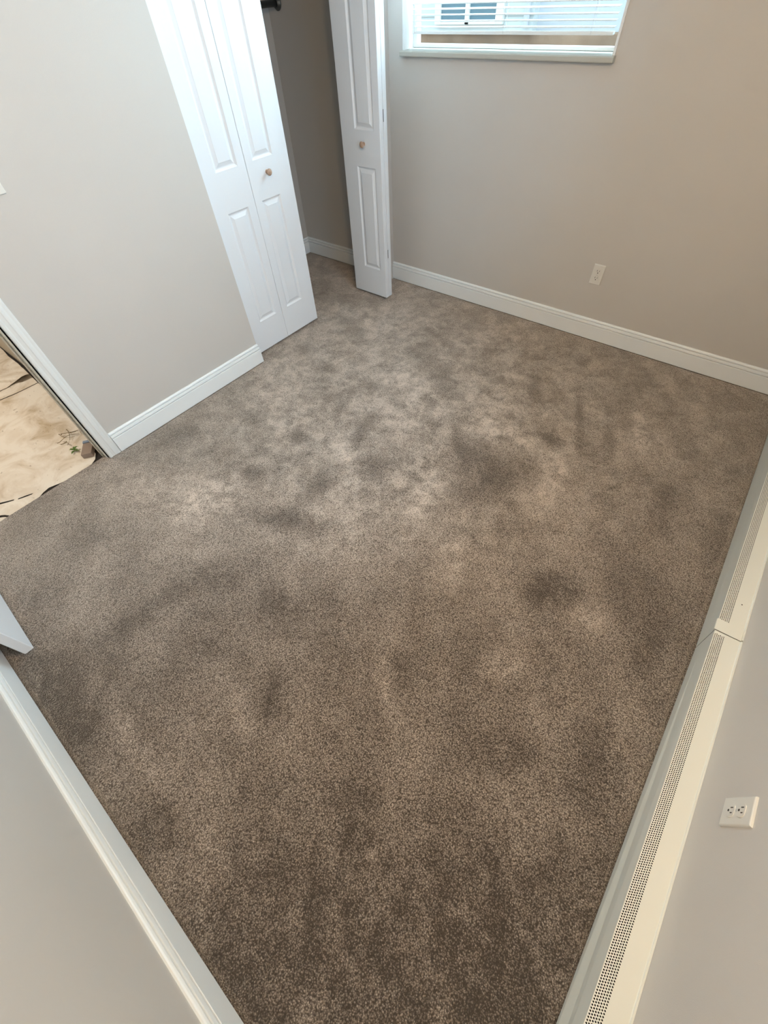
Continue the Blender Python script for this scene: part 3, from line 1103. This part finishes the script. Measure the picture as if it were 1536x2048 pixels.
def sheet(name, outer, holes, zf, m_, th=0.0012):
    bm = bmesh.new()
    polys = [[Vector((x, y, 0)) for x, y in outer]] + [[Vector((x, y, 0)) for x, y in h] for h in holes]
    tris = tessellate_polygon(polys)
    flat = [p for pl in polys for p in pl]
    vs = [bm.verts.new((p.x, p.y, 0)) for p in flat]
    for t in tris:
        try:
            bm.faces.new([vs[i] for i in t])
        except ValueError:
            pass
    bmesh.ops.subdivide_edges(bm, edges=[e for e in bm.edges if e.calc_length() > 0.12], cuts=2, use_grid_fill=True)
    bmesh.ops.triangulate(bm, faces=bm.faces)
    for v in bm.verts:
        v.co.z = zf(v.co.x, v.co.y)
    for f in bm.faces:
        f.normal_update()
        if f.normal.z < 0:
            f.normal_flip()
    r = bmesh.ops.extrude_face_region(bm, geom=list(bm.faces))
    for g in r['geom']:
        if isinstance(g, bmesh.types.BMVert):
            g.co.z += th
    return link(name, bm, m_)


def wob(x, y):
    return 0.0018 * (1 + math.sin(9 * x + 4 * y)) + 0.0012 * (1 + math.sin(17 * y - 6 * x))


edge = [(-0.165, -2.700), (-0.110, -2.712), (-0.070, -2.735), (-0.046, -2.770), (-0.036, -2.812), (-0.034, -2.88), (-0.040, -2.905), (-0.046, -2.925), (-0.050, -2.945),
        (-0.062, -2.972), (-0.074, -3.005), (-0.066, -3.040), (-0.048, -3.070), (-0.033, -3.092), (-0.033, -3.43)]
back = [(-0.033, -4.36), (-1.15, -4.36), (-1.185, -3.6), (-1.165, -3.0), (-1.140, -2.76), (-1.1345, -2.600), (-0.90, -2.605), (-0.75, -2.618), (-0.60, -2.622), (-0.43, -2.636), (-0.33, -2.655), (-0.26, -2.668), (-0.245, -2.71), (-0.20, -2.735), (-0.185, -2.71)]
holes = [[(-0.150, -3.160), (-0.165, -3.185), (-0.185, -3.215), (-0.21, -3.26), (-0.175, -3.225), (-0.155, -3.190), (-0.142, -3.165)],
         [(-0.108, -3.075), (-0.124, -3.105), (-0.138, -3.145), (-0.130, -3.148), (-0.116, -3.118), (-0.104, -3.085)],
         [(-0.048, -3.222), (-0.074, -3.236), (-0.092, -3.252), (-0.10, -3.30), (-0.078, -3.262), (-0.064, -3.246), (-0.044, -3.232)]]
pp = sheet('floor_paper', edge + back, holes, lambda x, y: HZ0 + 0.001 + wob(x, y), M_PAPER)
tag(pp, 'cream floor protection paper torn and lifted next to the carpet edge in the doorway', 'paper sheet', group='protection paper on the hall floor')

outer2 = [(-1.1435, -2.60), (-1.150, -2.76), (-1.175, -3.0), (-1.195, -3.6), (-1.16, -4.36), (-1.42, -4.36), (-1.42, -2.585)]
pp = sheet('floor_paper', outer2, [], lambda x, y: HZ0 + 0.001 + wob(x, y), M_PAPER)
tag(pp, 'narrow strip of cream paper between the thin seam and the curled sheet', 'paper sheet', group='protection paper on the hall floor')
outer3 = [(-1.225, -2.598), (-1.236, -2.62), (-1.232, -2.645), (-1.240, -2.672), (-1.262, -2.70), (-1.255, -2.76), (-1.27, -3.0), (-1.30, -3.6), (-1.28, -4.36), (-3.15, -4.36), (-3.15, -2.575), (-2.4, -2.575), (-1.95, -2.57), (-1.80, -2.573), (-1.67, -2.585), (-1.50, -2.583), (-1.38, -2.590)]


def z3f(x, y):
    c = 0.0
    if x > -1.36:
        c = 0.034 * ((x + 1.36) / 0.13) ** 2 * max(0.0, 1 - ((y + 2.635) / 0.085) ** 2)
    return HZ0 + 0.0062 + wob(x, y) + max(0, c)


pp = sheet('floor_paper', outer3, [], z3f, M_PAPER)
tag(pp, 'farther cream paper sheet with a curled dark edge, deeper in the hall', 'paper sheet', group='protection paper on the hall floor')

# twig
tw = empty('dry_twig', (-0.37, -2.75, -0.008))
tag(tw, 'thin tangled dry twig lying on the hall paper', 'twig')
random.seed(3)
bm = bmesh.new()
for (ax, ay, bx, by, h) in ((-0.10, 0.05, 0.055, -0.02, 0.012), (-0.03, 0.045, 0.03, 0.07, 0.02), (-0.09, -0.03, 0.02, 0.03, 0.010), (-0.01, -0.06, 0.015, 0.05, 0.016), (0.01, -0.05, 0.07, 0.0, 0.01), (-0.06, 0.0, 0.0, 0.06, 0.018)):
    pts = []
    for k in range(9):
        u = k / 8
        pts.append((ax + (bx - ax) * u + 0.012 * math.sin(u * 7 + ax * 40), ay + (by - ay) * u + 0.014 * math.sin(u * 5 + by * 60), 0.003 + h * math.sin(math.pi * u)))
    tube(bm, pts, 0.0019, 6, 0.0010)
link('stems', bm, M_TWIG, tw)

lf = empty('green_sprig', (-0.235, -2.772, -0.0085))
tag(lf, 'small green leafy sprig on the paper next to the block', 'sprig')
bm = bmesh.new()
for ang, ln, wd, up in ((0.3, 0.034, 0.008, 0.010), (1.5, 0.028, 0.007, 0.016), (2.8, 0.03, 0.007, 0.008), (-0.9, 0.036, 0.008, 0.006), (-2.1, 0.026, 0.007, 0.014)):
    rows = []
    for k in range(7):
        u = k / 6
        c = Vector((math.cos(ang) * ln * u, math.sin(ang) * ln * u, 0.003 + up * math.sin(math.pi * u * 0.8)))
        sd = Vector((-math.sin(ang), math.cos(ang), 0)) * wd * math.sin(math.pi * min(0.98, u + 0.04))
        rows.append((bm.verts.new(c - sd), bm.verts.new(c + Vector((0, 0, -0.0015))), bm.verts.new(c + sd)))
    for k in range(6):
        for s in (0, 1):
            bm.faces.new((rows[k][s], rows[k][s + 1], rows[k + 1][s + 1], rows[k + 1][s]))
bmesh.ops.solidify(bm, geom=list(bm.faces), thickness=0.0006)
link('leaves', bm, M_LEAF, lf)

bk = empty('wood_offcut', (-0.150, -2.716, -0.011), math.radians(-34))
tag(bk, 'small brown block with a slate blue end, lying at the foot of the casing', 'offcut block')
bm = bmesh.new()
box(bm, -0.048, 0.052, -0.036, 0.020, 0.0, 0.030, 0.002)
link('block', bm, M_BLOCK, bk)
bm = bmesh.new()
box(bm, -0.068, -0.0485, -0.037, 0.021, 0.0, 0.034, 0.001)
link('end_cap', bm, M_BLUE, bk)

# ------------------------------------------------------------------ outside the back window
bm = bmesh.new()
box(bm, -9, 9, 0.145, 12, 0.6, 0.95)
struct('ground', bm, M_EARTH, 'brown bare ground outside the back window', 'ground')

hs = empty('neighbouring_house', (-0.9, 3.2, 0.95))
tag(hs, 'pale sided neighbouring house seen between the blind slats', 'house')
ox, oy, oz = hs.location
bm = bmesh.new()
zb = 1.13
z = zb
while z < 4.2:      # clapboards, each leaning out at its foot
    pr = [(0.0, z), (-0.018, z), (-0.004, z + 0.12), (0.0, z + 0.12)]
    a = [bm.verts.new((-5 - ox, 3.2 + y - oy, zz - oz)) for y, zz in pr]
    b = [bm.verts.new((-0.60 - ox, 3.2 + y - oy, zz - oz)) for y, zz in pr]
    for i in range(4):
        j = (i + 1) % 4
        bm.faces.new((a[i], a[j], b[j], b[i]))
    bm.faces.new(a); bm.faces.new(b)
    z += 0.12
box(bm, -5 - ox, -0.60 - ox, 3.2 - oy, 3.4 - oy, zb - oz, 4.2 - oz)
link('siding', bm, M_SIDING, hs)
bm = bmesh.new()
box(bm, -0.60 - ox, 4.0 - ox, 3.3 - oy, 3.5 - oy, zb - oz, 4.2 - oz)
link('rear_wall', bm, M_SIDE2, hs)
bm = bmesh.new()
box(bm, -5 - ox, 4.0 - ox, 3.215 - oy, 3.5 - oy, 0.95 - oz, zb - oz, 0.01)
link('foundation', bm, M_STONE, hs)
bm = bmesh.new()
for a_, b_ in ((-1.80, -1.72), (-1.40, -1.345), (-1.02, -0.93)):
    box(bm, a_ - ox, b_ - ox, 3.14 - oy, 3.19 - oy, 1.19 - oz, 2.1 - oz, 0.004)
box(bm, -1.72 - ox, -1.02 - ox, 3.14 - oy, 3.19 - oy, 1.19 - oz, 1.212 - oz, 0.004)
wf = link('window_frame', bm, M_VINYL, hs)
bm = bmesh.new()
box(bm, -1.72 - ox, -1.02 - ox, 3.160 - oy, 3.175 - oy, 1.212 - oz, 2.1 - oz)
link('pane', bm, M_NBWIN, wf)
bm = bmesh.new()
tube(bm, [(-0.66 - ox, 3.15 - oy, 1.17 - oz), (-0.66 - ox, 3.15 - oy, 4.0 - oz)], 0.03, 10)
link('downspout', bm, M_SIDE2, hs)
